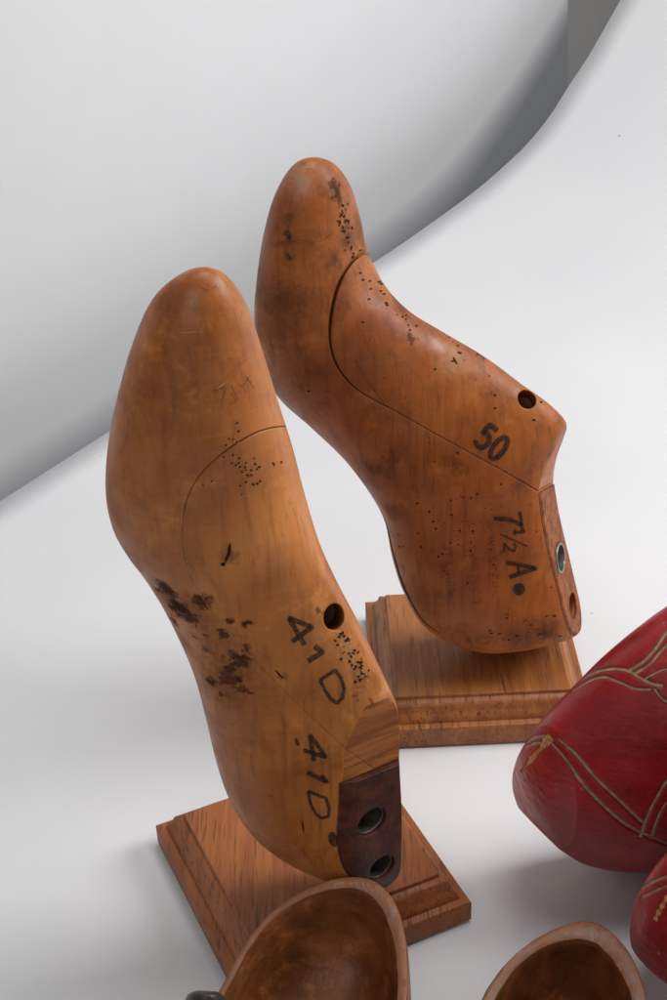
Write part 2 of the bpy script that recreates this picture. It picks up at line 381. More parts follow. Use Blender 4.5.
# ------------------------------------------------------------ front last
def vdir(px,py): return ray(px,py)
random.seed(3)
def make_front():
    left=[(205,271),(178,280),(152,304),(132,350),(117,405),(109,450),(107,495),(114,530),(128,556),(150,586),(172,624),(194,674),(207,722),(216,760),(230,800),(252,834),(280,857),(312,873),(345,883),(374,893)]
    right=[(205,271),(228,279),(247,306),(262,350),(279,405),(292,446),(304,492),(319,542),(337,582),(357,620),(375,658),(388,686),(396,706),(398,730),(398,762),(400,805),(400,845),(397,873),(374,893)]
    prof=[(0,.022,2.2,2.1,0,.16),(.12,.026,2.3,2.1,0,.17),(.3,.036,2.5,2.1,.05,0),(.45,.036,2.5,2.1,.1,0),(.58,.032,2.4,2.3,.25,0),(.68,.031,2.4,3.6,.42,0),(.78,.031,2.4,5,.48,0),(1,.029,2.4,5,.45,0)]
    V=vdir(255,600); N=Vector((0,1,0))
    me,Y=settle(lambda Y:loft(left,right,prof,Vector((0,Y,0)),N,V),.455,H2-.0003)
    print('front Y',Y)
    sf=Surf(me)
    e=(V*.017+Vector((1,0,0))*.0215+Vector((0,0,1))*.0075).normalized()
    rt=root('shoe_last','honey brown wooden shoe last standing on its heel, stamped 41 D twice','shoe last',(-.01667,.4693,H2),'old wooden shoe lasts')
    # V notch and cone face
    near=sf.path([(366,706),(357,724),(345,748),(342,782),(346,820),(353,878),(356,915)])
    p0,p1=near[0],near[-1]
    X=RT
    cut=prism([p0+X*.01-DN*.005,p0+X*.002]+near+[p1+X*.08,p0+X*.08-DN*.03],e,.03,.12)
    whole=me.copy()
    body=boolean(me,cut)
    # leather plate: slice of the whole body standing on the cone face
    a,b=near[3],near[5]
    q=(b-a).cross(e).normalized(); q=q if q.x>0 else -q
    th=.0022
    up=(a-b).normalized()
    pl=prism([a-q*.0004-up*.0006,b-q*.0004-up*.03,b+q*th-up*.03,a+q*th-up*.0006],e,.03,.12)
    plate=boolean(whole,pl,'INTERSECT')
    cutm=boolean(body,prism([a-q*.0006,b-q*.0006-up*.03,b+q*.03-up*.03,a+q*.03],e,.03,.12))
    body=cutm
    # bores
    s2=Surf(plate)
    h1,_=s2.hit(372,822); h2,_=s2.hit(382,868)
    n=q
    for h,r,d in((h1,.0068,.02),(h2,.0062,.02)):
        if h is None: print('no hit'); continue
        c_=cyl(h,-n,r,.01,d); body=boolean(body,c_); plate=boolean(plate,cyl(h,-n,r,.01,d))
        # sleeve
        V_=[];F_=[];sg=36;qq=n.to_track_quat('Z','Y').to_matrix()
        for (rr,z) in((r*.97,-d*.98),(r*.97,.0-.0015),(r*.88,-.0015),(r*.86,-d*.97)):
            for j in range(sg): tt=2*math.pi*j/sg; V_.append(h+n*z+qq@Vector((rr*math.cos(tt),rr*math.sin(tt),0)))
        for k in range(3):
            for j in range(sg): F_.append((k*sg+j,k*sg+(j+1)%sg,(k+1)*sg+(j+1)%sg,(k+1)*sg+j))
        F_.append(tuple(3*sg+j for j in range(sg)))
        place('thimble_sleeve',fixn(mesh_of(V_,F_)),METAL,rt)
    hs,nn=sf.hit(334,617)
    body=boolean(body,cyl(hs,(ray(334,617)+Vector((-.12,0,.1))).normalized(),.0040,.01,.028,rx=.0048))
    # seam of the instep block
    sp_=[(420,395),(340,410),(300,420),(278,426),(255,433),(228,449),(202,472),(187,498),(182,530),(186,562),(199,592),(223,627),(258,664),(300,707),(345,749),(372,776),(420,820)]
    sp2=[tuple(x) for x in cat(sp_,46)]
    path=sf.path(sp2)
    e2=(V*.03+Vector((1,0,0))*.010+Vector((0,0,1))*.004).normalized()
    parts=boolean(body,slab(path,e2,.03,.13,[.0003 if i<14 else (.00014 if i<22 else .00005) for i in range(46)]))
    isl=islands(parts); print('front islands',[len(i) for i in isl][:6])
    STA=[(sf.hit(x,y)[0],r,k,c) for x,y,r,k,c in [
        (166,600,.009,.55,(.10,.026,.009)),(190,612,.010,.5,(.11,.026,.009)),(215,640,.009,.4,(.12,.035,.012)),(232,668,.012,.55,(.09,.026,.010)),(222,690,.009,.5,(.09,.028,.010)),(182,640,.008,.4,(.12,.035,.012)),(167,590,.0045,.9,(.028,.011,.006)),(178,607,.0055,.95,(.028,.011,.006)),(173,620,.004,.8,(.028,.011,.006)),(189,618,.004,.8,(.03,.014,.01)),
        (200,601,.0042,.85,(.055,.012,.008)),(205,600,.003,.7,(.05,.012,.008)),(222,634,.0025,.8,(.03,.013,.01)),(234,655,.0028,.7,(.03,.015,.01)),(240,662,.0038,.85,(.03,.014,.01)),(236,680,.003,.85,(.025,.012,.01)),(226,675,.004,.7,(.03,.014,.01)),(211,682,.003,.85,(.028,.011,.006)),(242,690,.003,.7,(.028,.011,.006)),(208,650,.0025,.6,(.03,.014,.01)),
        (228,555,.0035,.55,(.028,.011,.006)),(166,300,.006,.35,(.05,.03,.02)),(160,400,.012,.28,(.09,.035,.015)),(120,545,.006,.6,(.03,.03,.035)),(133,563,.005,.5,(.03,.03,.035)),(255,285,.006,.2,(.5,.3,.15)),
        (285,677,.002,.6,(.05,.02,.01)),(352,745,.005,.4,(.06,.025,.012)),(360,590,.004,.6,(.2,.08,.03)),(318,612,.0018,.7,(.03,.015,.01)),(230,845,.008,.25,(.1,.06,.05)),(385,690,.004,.4,(.6,.35,.2))]]
    for _ in range(40):
        f=random.random(); x,y=(random.gauss(160+32*f,6),590+50*f+random.gauss(0,5)) if random.random()<.45 else (random.gauss(230,9),random.gauss(665,17)); STA.append((sf.hit(x,y)[0],random.uniform(.0008,.0026),.92,random.choice([(.045,.014,.006),(.08,.018,.007),(.11,.032,.012)])))
    wood=last_wood('last_wood_honey',(.29,.082,.013),(.46,.148,.026),(.59,.225,.050),STA,rt.location,seed=1.7,rough=.42,mott=.6,coat=.08)
    pieces=[submesh(parts,i) for i in isl if len(i)>200]
    kb=None
    px=lambda m:sum(to_px(v.co)[0]-to_px(v.co)[1]*.6 for v in m.vertices)/len(m.vertices)
    CUTW=dir_wood('sawn_end_wood',(.42,.155,.042),(.28,.09,.024),(.18,.055,.015),e)
    def cutfaces(me_):
        me_.materials.clear()
        fl=[]
        for p_ in me_.polygons:
            hit=0
            for a_,b_ in zip(near[:3],near[1:4]):
                nn_=(b_-a_).cross(e).normalized()
                if abs(nn_.dot(p_.normal))>.97 and abs((p_.center-a_).dot(nn_))<.0004: hit=1
            fl.append(hit)
        return fl
    if len(pieces)>=2:
        pieces=sorted(pieces[:2],key=lambda m:sum(v.co.x for v in m.vertices)/len(m.vertices))
        fl=cutfaces(pieces[0]); o_=place('last_body',pieces[0],wood,rt,mats=[wood,CUTW]); o_.data.polygons.foreach_set('material_index',fl); fl=cutfaces(pieces[1]); o_=place('instep_block',pieces[1],wood,rt,mats=[wood,CUTW]); o_.data.polygons.foreach_set('material_index',fl); print('cut faces',sum(fl))
    else: place('last_body',pieces[0],wood,rt)
    LE=plain('aged_leather',(.075,.020,.011),.42,ns=160,var=.5,bumpk=.35)
    place('leather_plate',plate,LE,rt)
    sB=Surf(body); sP=Surf(plate)
    m=Marks(sB)
    for pts,w_ in(([(292,641.5),(312,627),(289,618),(304.6,645)],5.),([(308,661),(322.5,652),(314.5,646)],5.4),([(320,680),(335,670),(341,678),(344,688),(342.5,698),(337,703),(330,698),(325,690),(320,680)],3.8)): m.ribbon(pts,w_,step=.8,jit=.05)
    m.make('stamped_number',INK,rt)
    m=Marks(sB)
    for pts,w_ in(([(303.4,750),(326,757),(310,735),(314,761)],4.3),([(307,772),(327,782),(321.5,775)],4.5),([(308,791),(326,798),(329,808),(328.5,816),(322,818),(316,814),(311,805),(308,791)],3.3)): m.ribbon(pts,w_,step=.8,jit=.05)
    m.disc(333,839,4.4,8,ang=-.3,seg=20,jit=.05); m.disc(297,742,2,4,ang=-.4)
    m.make('stamped_number',INK,rt)
    # nail holes
    m=Marks(sB)
    HOLES=[(237,423),(238.5,431),(229,439),(233,439.5),(237,442),(226,445),(224,457),(233,455),(239,458),(232,463),(236,465),(240,467),(246,463),(242,472),(246,470),(254,458),(255,464),(257,469),(259,467),(247,475),(250,475),(252,475),(248,476),(246,482),(252.5,484),(253.5,484.5),(257,483.5),(260,481.5),(212,481),(203,485),(240,486),(242,494.5),(273,463),(281,462),(274,464.5),(245,467),(239,463),(251,470)]
    for x,y in HOLES:
        m.disc(x,y,.85+random.random()*.5,seg=8,jit=.25)
    for _ in range(46):
        f=random.random(); x=338+28*f+random.gauss(0,5); y=631+46*f+random.gauss(0,4); m.disc(x,y,random.uniform(.8,2.1),random.uniform(.7,1.6),ang=random.random()*3,seg=8,jit=.3)
    m.ribbon([(230,543),(229,553),(225,562)],3.4,taper=True); m.disc(223,564,2.5,2); m.ribbon([(186,503),(205,508),(220,500)],.0001)
    for a,b,c_ in(((302,820),(304,833),1.6),((275,670),(283,678),2)): m.ribbon([a,b],c_,taper=True)
    m.make('nail_holes',PIT,rt)
    m=Marks(sB)
    for _ in range(34):
        f=random.random(); m.disc(338+28*f+random.gauss(0,5)+.8,632+46*f+random.gauss(0,4),random.uniform(1.2,2.4),random.uniform(1,1.8),seg=8,jit=.3,off=.00003)
    for _ in range(34):
        f=random.random(); x=338+28*f+random.gauss(0,5); y=633+46*f+random.gauss(0,4); a=random.random()*3; m.ribbon([(x,y),(x+3*math.cos(a),y+2.2*math.sin(a)),(x+5*math.cos(a+.4),y+4*math.sin(a+.4))],1.3,taper=True)
    for a,b,w in(((243,598),(231,607),1.6),((178,333),(205,331),.8),((232,378),(212,392),1.1),((276,520),(284,526),1.4),((283,428),(252,436),.5)): m.ribbon([a,b],w,taper=True)
    m.ribbon([(182,505),(182,535),(187,563),(199,592),(223,627),(258,664)],.8)
    for x,y in [(212,393),(232,409),(204,400),(170,410),(150,440),(140,520),(255,520),(285,540)]: m.ribbon([(x,y),(x+random.uniform(-9,9),y+random.uniform(-8,8))],.7,taper=True)
    for _ in range(26): x=random.uniform(125,330); y=random.uniform(290,820); a=random.uniform(-.6,1.2); L=random.uniform(3,12); m.ribbon([(x,y),(x+L*math.cos(a),y+L*math.sin(a))],random.uniform(.5,.9),taper=True)
    for x,y in HOLES: m.disc(x+.8,y+1.,1.2,1.,seg=8,off=.00004)
    m.make('pale_scratches',RUB,rt)
    m=Marks(sB)
    for pts in([(212,391),(225,387),(221,408)],[(231,392),(236,402),(229,404)],[(231,385),(238,400)],[(238,382),(246,392)],[(246,376),(254,388)],[(242,386),(250,376)],[(198,285),(208,291),(216,286)]): m.ribbon(pts,.8)
    m.make('scratched_figures',SCRATCH,rt)
    m=Marks(sP); 
    write(m,'O',357,789,(9,-4),(2,-9),1.2); write(m,'O',373,781,(9,-4),(2,-9),1.2); m.ribbon([(350,800),(393,782)],.8); m.disc(376,849,4,3); m.disc(386,845,1.2); m.disc(361,848,1)
    m.make('leather_marks',PIT,rt)
    return rt
make_front()
# ------------------------------------------------------------ rear last
def make_back():
    left=[(315,159),(294,168),(277,195),(266,232),(259,275),(256,318),(262,356),(278,396),(312,428),(346,461),(372,496),(385,522),(392,556),(403,590),(421,622),(448,641),(482,651),(515,649),(548,642),(576,633)]
    right=[(315,159),(335,165),(351,187),(361,220),(368,250),(384,284),(409,311),(443,332),(485,357),(520,383),(549,404),(566,423),(563,440),(557,458),(555,478),(560,510),(568,545),(576,582),(581,606),(581,624),(576,634)]
    prof=[(0,.022,2.6,2.1,.1,.13),(.12,.028,2.6,2.0,.15,.10),(.3,.038,2.7,1.9,.25,0),(.45,.033,2.7,2.0,.35,0),(.6,.031,2.7,2.6,.45,0),(.7,.030,2.7,4,.48,0),(1,.029,2.8,5,.42,0)]
    V=vdir(420,420); N=Vector((0,1,0))
    me,Y=settle(lambda Y:loft(left,right,prof,Vector((0,Y,0)),N,V),.58,H2-.0003)
    print('back Y',Y)
    sf=Surf(me)
    e=(V*.03+Vector((1,0,0))*.0105+Vector((0,0,1))*.004).normalized()
    rt=root('shoe_last','darker brown wooden shoe last with arched seam, stamped 50 and 7 1/2 A','shoe last',(.0682,.603,H2),'old wooden shoe lasts')
    near=sf.path([(563,428),(555,443),(546,462),(541,480),(538,493),(541,520),(547,552),(558,595),(571,635),(578,660)])
    p0,p1=near[0],near[-1]; X=RT
    cut=prism(near+[p1+X*.08,p0+X*.08-DN*.03],e,.03,.12)
    whole=me.copy(); body=boolean(me,cut)
    face=sf.path([(538,493),(541,520),(547,552),(558,595),(571,635),(578,660)])
    a,b=face[0],face[3]; q=(b-a).cross(e).normalized(); q=q if q.x>0 else -q
    th=.0012
    slabp=[p for p in face]+[p+q*th for p in reversed(face)]
    plate=boolean(whole,prism(slabp,e,.03,.12),'INTERSECT')
    sl=Surf(plate); n=q
    h1,_=sl.hit(560,558); h2,_=sl.hit(573,606)
    for h,r,d,rx in((h1,.0074,.022,0),(h2,.0064,.016,0)):
        if h is None: print('no hit b'); continue
        body=boolean(body,cyl(h,-n,r,.01,d)); plate=boolean(plate,cyl(h,-n,r,.01,d))
        V_=[];F_=[];sg=36;qq=n.to_track_quat('Z','Y').to_matrix()
        for (rr,z) in((r*.985,-d*.98),(r*.985,.0006),(r*.84,.0006),(r*.84,-d*.97)):
            for j in range(sg): tt=2*math.pi*j/sg; V_.append(h+n*z+qq@Vector((rr*math.cos(tt),rr*math.sin(tt),0)))
        for k in range(3):
            for j in range(sg): F_.append((k*sg+j,k*sg+(j+1)%sg,(k+1)*sg+(j+1)%sg,(k+1)*sg+j))
        F_.append(tuple(3*sg+j for j in range(sg)))
        if r>.0066: place('thimble_sleeve',fixn(mesh_of(V_,F_)),METAL,rt)
    hs,_=sf.hit(527,399)
    body=boolean(body,cyl(hs,(ray(527,399)+Vector((-.1,0,-.25))).normalized(),.0043,.01,.018))
    sp_=[(420,215),(392,232),(368,247),(350,263),(337,287),(330,320),(331,350),(342,374),(362,393),(395,411),(430,431),(470,453),(505,472),(541,493),(580,516)]
    path=sf.path([tuple(x) for x in cat(sp_,50)])
    w=[.0012 if i<14 else max(.0004,.0012-.00006*(i-14)) for i in range(50)]
    parts=boolean(body,slab(path,e,.03,.13,w))
    isl=islands(parts); print('back islands',[len(i) for i in isl][:6])
    D1=(.028,.017,.014); D2=(.06,.022,.012)
    STA=[(sf.hit(x,y)[0],r,k,c) for x,y,r,k,c in [
      (335,190,.004,.75,D1),(338,196,.003,.75,D1),(334,262,.004,.6,D1),(347,240,.004,.6,D1),(345,225,.003,.5,D1),(288,236,.0025,.8,D1),(289,219,.003,.5,D1),(291,257,.0025,.6,D1),(300,180,.006,.35,(.5,.35,.25)),(302,182,.003,.5,(.25,.16,.12)),
      (341,308,.006,.55,(.13,.03,.012)),(336,315,.004,.4,(.13,.03,.012)),(275,330,.014,.45,D2),(300,300,.008,.35,D2),(285,300,.009,.4,D2),(310,250,.006,.3,D2),(400,305,.006,.5,D1),(385,282,.006,.3,(.5,.33,.2)),(411,338,.003,.7,D1),(360,230,.008,.5,D1),
      (373,468,.004,.6,D1),(404,410,.006,.35,D2),(430,490,.006,.3,D2),(560,420,.003,.5,D1),(541,430,.003,.35,D1),(420,600,.012,.35,D2),(520,640,.01,.4,D1),(548,632,.006,.5,D1),(470,640,.012,.4,D2),(390,510,.006,.45,D2),(450,360,.008,.35,(.42,.22,.1)),(553,455,.0035,.6,D1),(518,485,.004,.35,D1),(262,290,.01,.3,D2),(300,370,.012,.3,D2)]]
    wood=last_wood('last_wood_russet',(.20,.048,.007),(.37,.102,.016),(.49,.162,.031),STA,rt.location,seed=5.1,rough=.46,mott=1.,coat=.05)
    pieces=[submesh(parts,i) for i in isl if len(i)>200][:2]
    pieces=sorted(pieces,key=lambda m:sum(v.co.x for v in m.vertices)/len(m.vertices))
    place('last_body',pieces[0],wood,rt)
    if len(pieces)>1: place('instep_block',pieces[1],wood,rt)
    LE=plain('rough_leather',(.22,.072,.028),.75,ns=230,var=.45,bumpk=.6,spec=.2)
    place('leather_plate',plate,LE,rt)
    sB=Surf(body)
    m=Marks(sB)
    write(m,'5',474,443.5,(15,11.5),(14.5,-20),5.2,jit=.03); write(m,'0',487,454.5,(15.5,11),(14.5,-20),5.2,jit=.03); m.make('stamped_number',INK,rt)
    m=Marks(sB)
    for pts,w_ in(([(494,518),(510,519.5),(522,525)],4.2),([(519.5,511.5),(523,531)],3.4),([(513,532.5),(525,531.5)],3.),([(515,529),(515,535)],1.6),([(500,534),(527,546)],1.7),([(504,552),(504,543),(509,549),(514,551),(516,546),(513,543)],2.2),([(506,562),(536,568),(509,577)],4.4),([(518,565),(519,573)],3.)): m.ribbon(pts,w_,step=.8,jit=.04)
    m.disc(519,589,6.2,6.2,jit=.04,seg=20)
    m.make('stamped_number',INK,rt)
    m=Marks(sB)
    write(m,'WESTERN',487,537,(.6,10),(7,-.6),.9,gap=.3); write(m,'LAST CO',470,547,(.6,10),(7,-.6),.9,gap=.3); write(m,'1950',459,545,(.6,8.5),(7,-.6),.9,gap=.3) if False else None
    write(m,'ST LOUIS',443,545,(.9,8),(7,-.8),.9,gap=.3)
    m.make('maker_stamp',FAINT,rt)
    m=Marks(sB)
    for _ in range(34):
        f=random.random(); m.disc(341+10*f+random.gauss(0,3.5),200+55*f+random.gauss(0,6),random.uniform(.6,1.4),random.uniform(.6,1.9),seg=7,jit=.3)
    for x,y in [(360,273),(363,280),(370,281),(371,289),(379,282),(381,284),(381,291),(384,294),(386,303),(387,305),(369,299),(363,322),(289,238),(290,258),(309,391),(410,330),(416,326),(435,369),(453,361),(460,353),(495,408),(495,395),(538,395),(541,402),(534,420)]: m.disc(x,y,1.1+random.random()*.7,1.,seg=8,jit=.3)
    for _ in range(90): 
        x=random.gauss(455,26); y=random.gauss(525,30); r=random.choice((.4,.5,.5,.7,1.2)); m.disc(x,y,r,r*random.uniform(.6,1),seg=7,jit=.3)
    for _ in range(14): m.ribbon([(x:=random.uniform(488,560),y:=random.uniform(612,641)-.12*(x-520)),(x+random.uniform(2,5),y-random.uniform(0,2))],random.uniform(.7,1.7),taper=True)
    for _ in range(30): m.disc(random.uniform(375,560),random.uniform(340,600),random.uniform(.4,.9),seg=6)
    for _ in range(14): f=random.random(); m.disc(395+95*f+random.gauss(0,4),312+50*f+random.gauss(0,3),random.uniform(.6,1.3),seg=7)
    for a,b,w_ in(((453,357),(457,364),1.6),((372,515),(386,522),.9)): m.ribbon([a,b],w_,taper=True)
    m.make('nail_holes',PIT,rt)
    m=Marks(sB)
    for y0 in range(0,9,2):
        for x0 in range(0,8,2): m.disc(392+x0*1.2,384+y0*2+x0*.4,.5,seg=5); 
    for y0 in range(0,9,2):
        for x0 in range(0,8,2): m.disc(414+x0*1.2,395+y0*1.2+x0*.4,.5,seg=5)
    for _ in range(20): x=random.uniform(275,500); y=random.uniform(230,520); a=random.uniform(.6,1.6); L=random.uniform(5,16); m.ribbon([(x,y),(x+L*math.cos(a),y+L*math.sin(a))],.5,taper=True)
    m.ribbon([(355,360),(368,382),(383,402)],.8); m.ribbon([(318,242),(326,238),(333,231)],.9,taper=True)
    m.make('fine_scratches',SCRATCH,rt)
    m=Marks(sB)
    for _ in range(22): x=random.uniform(270,520); y=random.uniform(200,620); a=random.uniform(0,3); L=random.uniform(3,8); m.ribbon([(x,y),(x+L*math.cos(a),y+L*math.sin(a))],.6,taper=True)
    m.make('pale_scratches',RUB,rt)
    m=Marks(sB); m.ribbon([tuple(x) for x in cat([(386.5,522),(393.5,554),(404.5,588),(421,618),(440,634)],40)],1.5,taper=True); m.make('heel_plate_edge',PIT,rt)
make_back()
# ------------------------------------------------------------ red painted clogs
def seg_dist(P,path,w=None):
    """distance of points P to polyline"""
    d=np.full(len(P),1e9)
    for a,b in zip(path[:-1],path[1:]):
        ab=b-a; t=np.clip(((P-a)@ab)/(ab@ab+1e-12),0,1); q=a+t[:,None]*ab; d=np.minimum(d,np.linalg.norm(P-q,axis=1))
    return d
def red_mat():
    t=NT('red_painted_wood')
    ga=t.n('ShaderNodeAttribute',attribute_name='groove'); ch=t.n('ShaderNodeAttribute',attribute_name='chip')
    n1=t.noise(22,5,.6); n2=t.noise(1,4,.6,t.mapping((40,240,240),rot=(0,.2,.5)))
    col=t.mix(t.ramp(n1,.35,.68),(.25,.008,.012),(.42,.015,.020)); col=t.mix(t.ramp(n2,.5,.75,0,.5),col,(.11,.006,.01))
    sp_=t.noise(260,4,.65); col=t.mix(t.ramp(sp_,.6,.72,0,.6),col,(.06,.008,.01)); col=t.mix(t.ramp(t.noise(45,6,.7,t.mapping(loc=(7,2,1))),.54,.72,0,.35),col,(.42,.05,.06)); col=t.mix(t.ramp(t.noise(330,2,.5,t.mapping(loc=(3,1,2))),.72,.76,0,.6),col,(.45,.2,.13))
    gc=t.mix(t.ramp(t.noise(300,4,.6),.35,.65),(.27,.17,.09),(.44,.30,.17))
    col=t.mix(t.ramp(ga.outputs['Fac'],.08,.35,0,.7),col,(.05,.006,.006)); col=t.mix(t.ramp(ga.outputs['Fac'],.38,.6),col,gc)  # dark band along groove edges is depth shading painted into the red
    wd=t.mix(t.ramp(t.noise(420,3,.6),.4,.6),(.62,.36,.13),(.40,.18,.05))
    cf=t.math('MULTIPLY',ch.outputs['Fac'],1.); cf=t.math('ADD',cf,t.math('MULTIPLY',t.math('SUBTRACT',t.noise(260,4,.7),.5),.9)); col=t.mix(t.ramp(cf,.45,.55),col,wd)
    nb=t.bump(t.noise(150,5,.6),.3,.0014); nb=t.bump(n2,.45,.0010,nb)
    return t.fin(col,t.ramp(t.noise(60,5,.6),.3,.7,.28,.46),nb,spec=.5)
RED=red_mat()
def red_clog(label,left,right,prof,grooves,chips,Y0,N,V,facets,rings,seg,opening,rootpx):
    me,Y=settle(lambda Y:loft(left,right,prof,Vector((0,Y,0)),N,V,rings=60,seg=60),Y0,.0)
    print('clog Y',Y)
    me=loft(left,right,prof,Vector((0,Y,0)),N,V,rings=rings,seg=seg,dense=True)
    rt=root('painted_clog',label,'clog',(*on_z(*rootpx).xy,0),'red painted clogs')
    n=len(me.vertices); P=np.empty(n*3,np.float32); me.vertices.foreach_get('co',P); P=P.reshape(-1,3).astype(float)
    NN=np.empty(n*3,np.float32); me.vertices.foreach_get('normal',NN); NN=NN.reshape(-1,3).astype(float)
    # knife-cut facets at the toe
    for (pl_p,pl_n,soft) in facets:
        pn=np.array(Vector(pl_n).normalized()); pp=np.array(on_plane(*pl_p,Vector((0,Y,0)),N)); d=(P-pp)@pn; k=d>0; P[k]-=np.outer(d[k]*(1-soft),pn)
    P[:,2]=np.maximum(P[:,2],0)
    me.vertices.foreach_set('co',P.astype(np.float32).ravel()); me.update()
    sf=Surf(me)
    g=np.zeros(n); depth=np.zeros(n)
    for pts,wpx in grooves:
        pp=[sf.hit(*q)[0] for q in cat(pts,60)]; pp=[np.array(p) for p in pp if p is not None]
        if len(pp)<2: continue
        L=len(pp); w=wpx/F*.60
        d=seg_dist(P,pp); v=np.clip(1-d/w,0,1); g=np.maximum(g,v); depth=np.maximum(depth,np.sqrt(v)*w*.55)
    c=np.zeros(n)
    for (x,y,r) in chips:
        h=sf.hit(x,y)[0]
        if h: d=np.linalg.norm(P-np.array(h),axis=1); c=np.maximum(c,np.clip(1.25-d/(r/F*.62),0,1))
    me.vertices.foreach_get('normal',(q:=np.empty(n*3,np.float32))); NN=q.reshape(-1,3).astype(float)
    P-=NN*(depth[:,None]+ (c[:,None]>.4)*.0003)
    me.vertices.foreach_set('co',P.astype(np.float32).ravel()); me.update()
    for nm,ar in(('groove',g),('chip',c)):
        at=me.attributes.new(nm,'FLOAT','POINT'); at.data.foreach_set('value',ar.astype(np.float32))
    if opening:
        p,r=opening
        bm=bmesh.new(); bmesh.ops.create_uvsphere(bm,u_segments=40,v_segments=24,radius=1); cm=bpy.data.meshes.new('c'); bm.to_mesh(cm); bm.free()
        cm.transform(Matrix.Translation(p)@Matrix.Diagonal((*r,1))); me=boolean(me,cm)
    place('clog_body',me,RED,rt,40)
    return rt
N=Vector((0,1,0))
lf=[(508,783),(512,766),(524,745),(545,716),(572,688),(603,657),(640,626),(680,598),(740,565),(810,548),(880,556),(930,590),(950,640)]
rg=[(508,783),(511,801),(524,822),(545,842),(572,859),(604,869),(640,872),(690,871),(760,862),(840,845),(900,815),(940,770),(950,640)]
pf=[(0,.022,2.2,2.2,0,.13),(.12,.032,2.2,2.4,0,.10),(.35,.046,2.2,2.6,0,0),(.6,.048,2.2,2.6,0,0),(1,.04,2.2,2.6,0,0)]
gr=[([(549,742),(565,760),(583,785),(605,808),(630,828),(667,845)],3.4),([(558,740),(575,754),(595,778),(618,800),(642,823)],3.0),
    ([(527,742),(535,737),(545,736),(552,740)],2.4),([(524,748),(535,743),(545,744)],2.0),
    ([(640,838),(648,815),(658,796),(667,782),(690,760)],2.8),([(650,840),(658,818),(667,803),(690,785)],2.4),
    ([(574,685),(590,674),(608,669),(625,670),(640,678),(652,684),(662,686)],2.8),([(572,691),(590,680),(605,677),(620,683),(635,689),(650,690)],2.4),
    ([(628,671),(645,660),(658,645),(667,632),(690,610)],2.8),([(636,673),(650,664),(661,651),(672,640),(690,625)],2.6),([(592,673),(600,662),(608,652)],1.5),([(645,679),(658,672),(668,669),(690,667)],1.6),([(655,690),(662,699),(672,705),(690,715)],2.4),([(582,676),(592,667),(602,658)],1.2)]
chips=[(549-28*k/14,738+33*k/14,(4.6-.17*k)*(1+.3*math.sin(k*.9))) for k in [x/2.5 for x in range(36)]]
red_clog('large dark red clog with carved wavy double lines, chipped pale edge at its pointed toe',lf,rg,pf,gr,chips,.5,N,vdir(620,760),
   [((526,772),(-.8,-.55,-.12),.3),((524,816),(-.80,-.42,-.75),.0)],560,520,(Vector((.30,.53,.13)),(.06,.045,.08)),(600,860))
lf2=[(629,930),(633,905),(645,880),(662,857),(690,835),(730,815),(790,805),(850,815),(900,850),(930,910)]
rg2=[(629,930),(632,948),(645,965),(662,980),(690,1000),(740,1018),(800,1020),(860,1005),(905,970),(930,910)]
gr2=[([(640,889),(652,882),(667,876),(690,868)],2.2),([(641,897),(655,891),(667,886),(690,878)],2.2)]
red_clog('smaller dark red clog showing only its blunt toe, below the larger red one',lf2,rg2,pf,gr2,[(667-12*k/20,897+22*k/20,2.6+math.sin(k)) for k in range(21)],.42,N,vdir(700,920),
   [((640,962),(-.8,-.35,-1.0),.0),((640,925),(-1,-1.0,.2),.3)],300,300,(Vector((.27,.40,.115)),(.05,.04,.07)),(700,980))
# ------------------------------------------------------------ brown hollow clogs
def brown_mat(name,a,b,seed):
    t=NT(name); co=t.mapping(loc=(seed,seed,seed))
    n=t.noise(30,5,.6,co); g=t.noise(1,4,.6,t.mapping((170,26,170),rot=(0,0,.3),src=co),dist=.4)
    rv=t.noise(9,2,.5,co,dist=.6); rv=t.math('PINGPONG',t.math('MULTIPLY',rv,34.),1.)
    col=t.mix(t.ramp(n,.32,.68),a,b); col=t.mix(t.ramp(g,.5,.75,0,.5),col,tuple(x*.45 for x in a)); col=t.mix(t.math('MULTIPLY',rv,.5),col,tuple(x*.4 for x in a)); col=t.mix(t.ramp(t.noise(95,6,.7,co),.5,.72,0,.5),col,tuple(min(1,x*1.6) for x in b))
    w=t.n('ShaderNodeAttribute',attribute_name='rim'); wr=t.math('ADD',w.outputs['Fac'],t.math('MULTIPLY',t.math('SUBTRACT',t.noise(170,5,.7,co),.5),1.3))
    col=t.mix(t.ramp(wr,.35,.7,0,.75),col,(.20,.068,.022)); col=t.mix(t.ramp(wr,.9,1.2,0,.75),col,(.17,.105,.075))
    wr2=t.math('ADD',w.outputs['Fac'],t.math('MULTIPLY',t.math('SUBTRACT',t.noise(300,4,.7,t.mapping(loc=(seed+2,1,1))),.5),2.)); col=t.mix(t.ramp(wr2,1.3,1.5,0,.7),col,(.05,.022,.012))
    nb=t.bump(t.noise(240,4,.6),.4,.0010,t.bevel(.0005)); nb=t.bump(g,.35,.0012,nb); nb=t.bump(t.noise(40,2,.5),.25,.003,nb)
    return t.fin(col,t.ramp(n,.3,.7,.38,.52),nb,spec=.35,coat=.04)
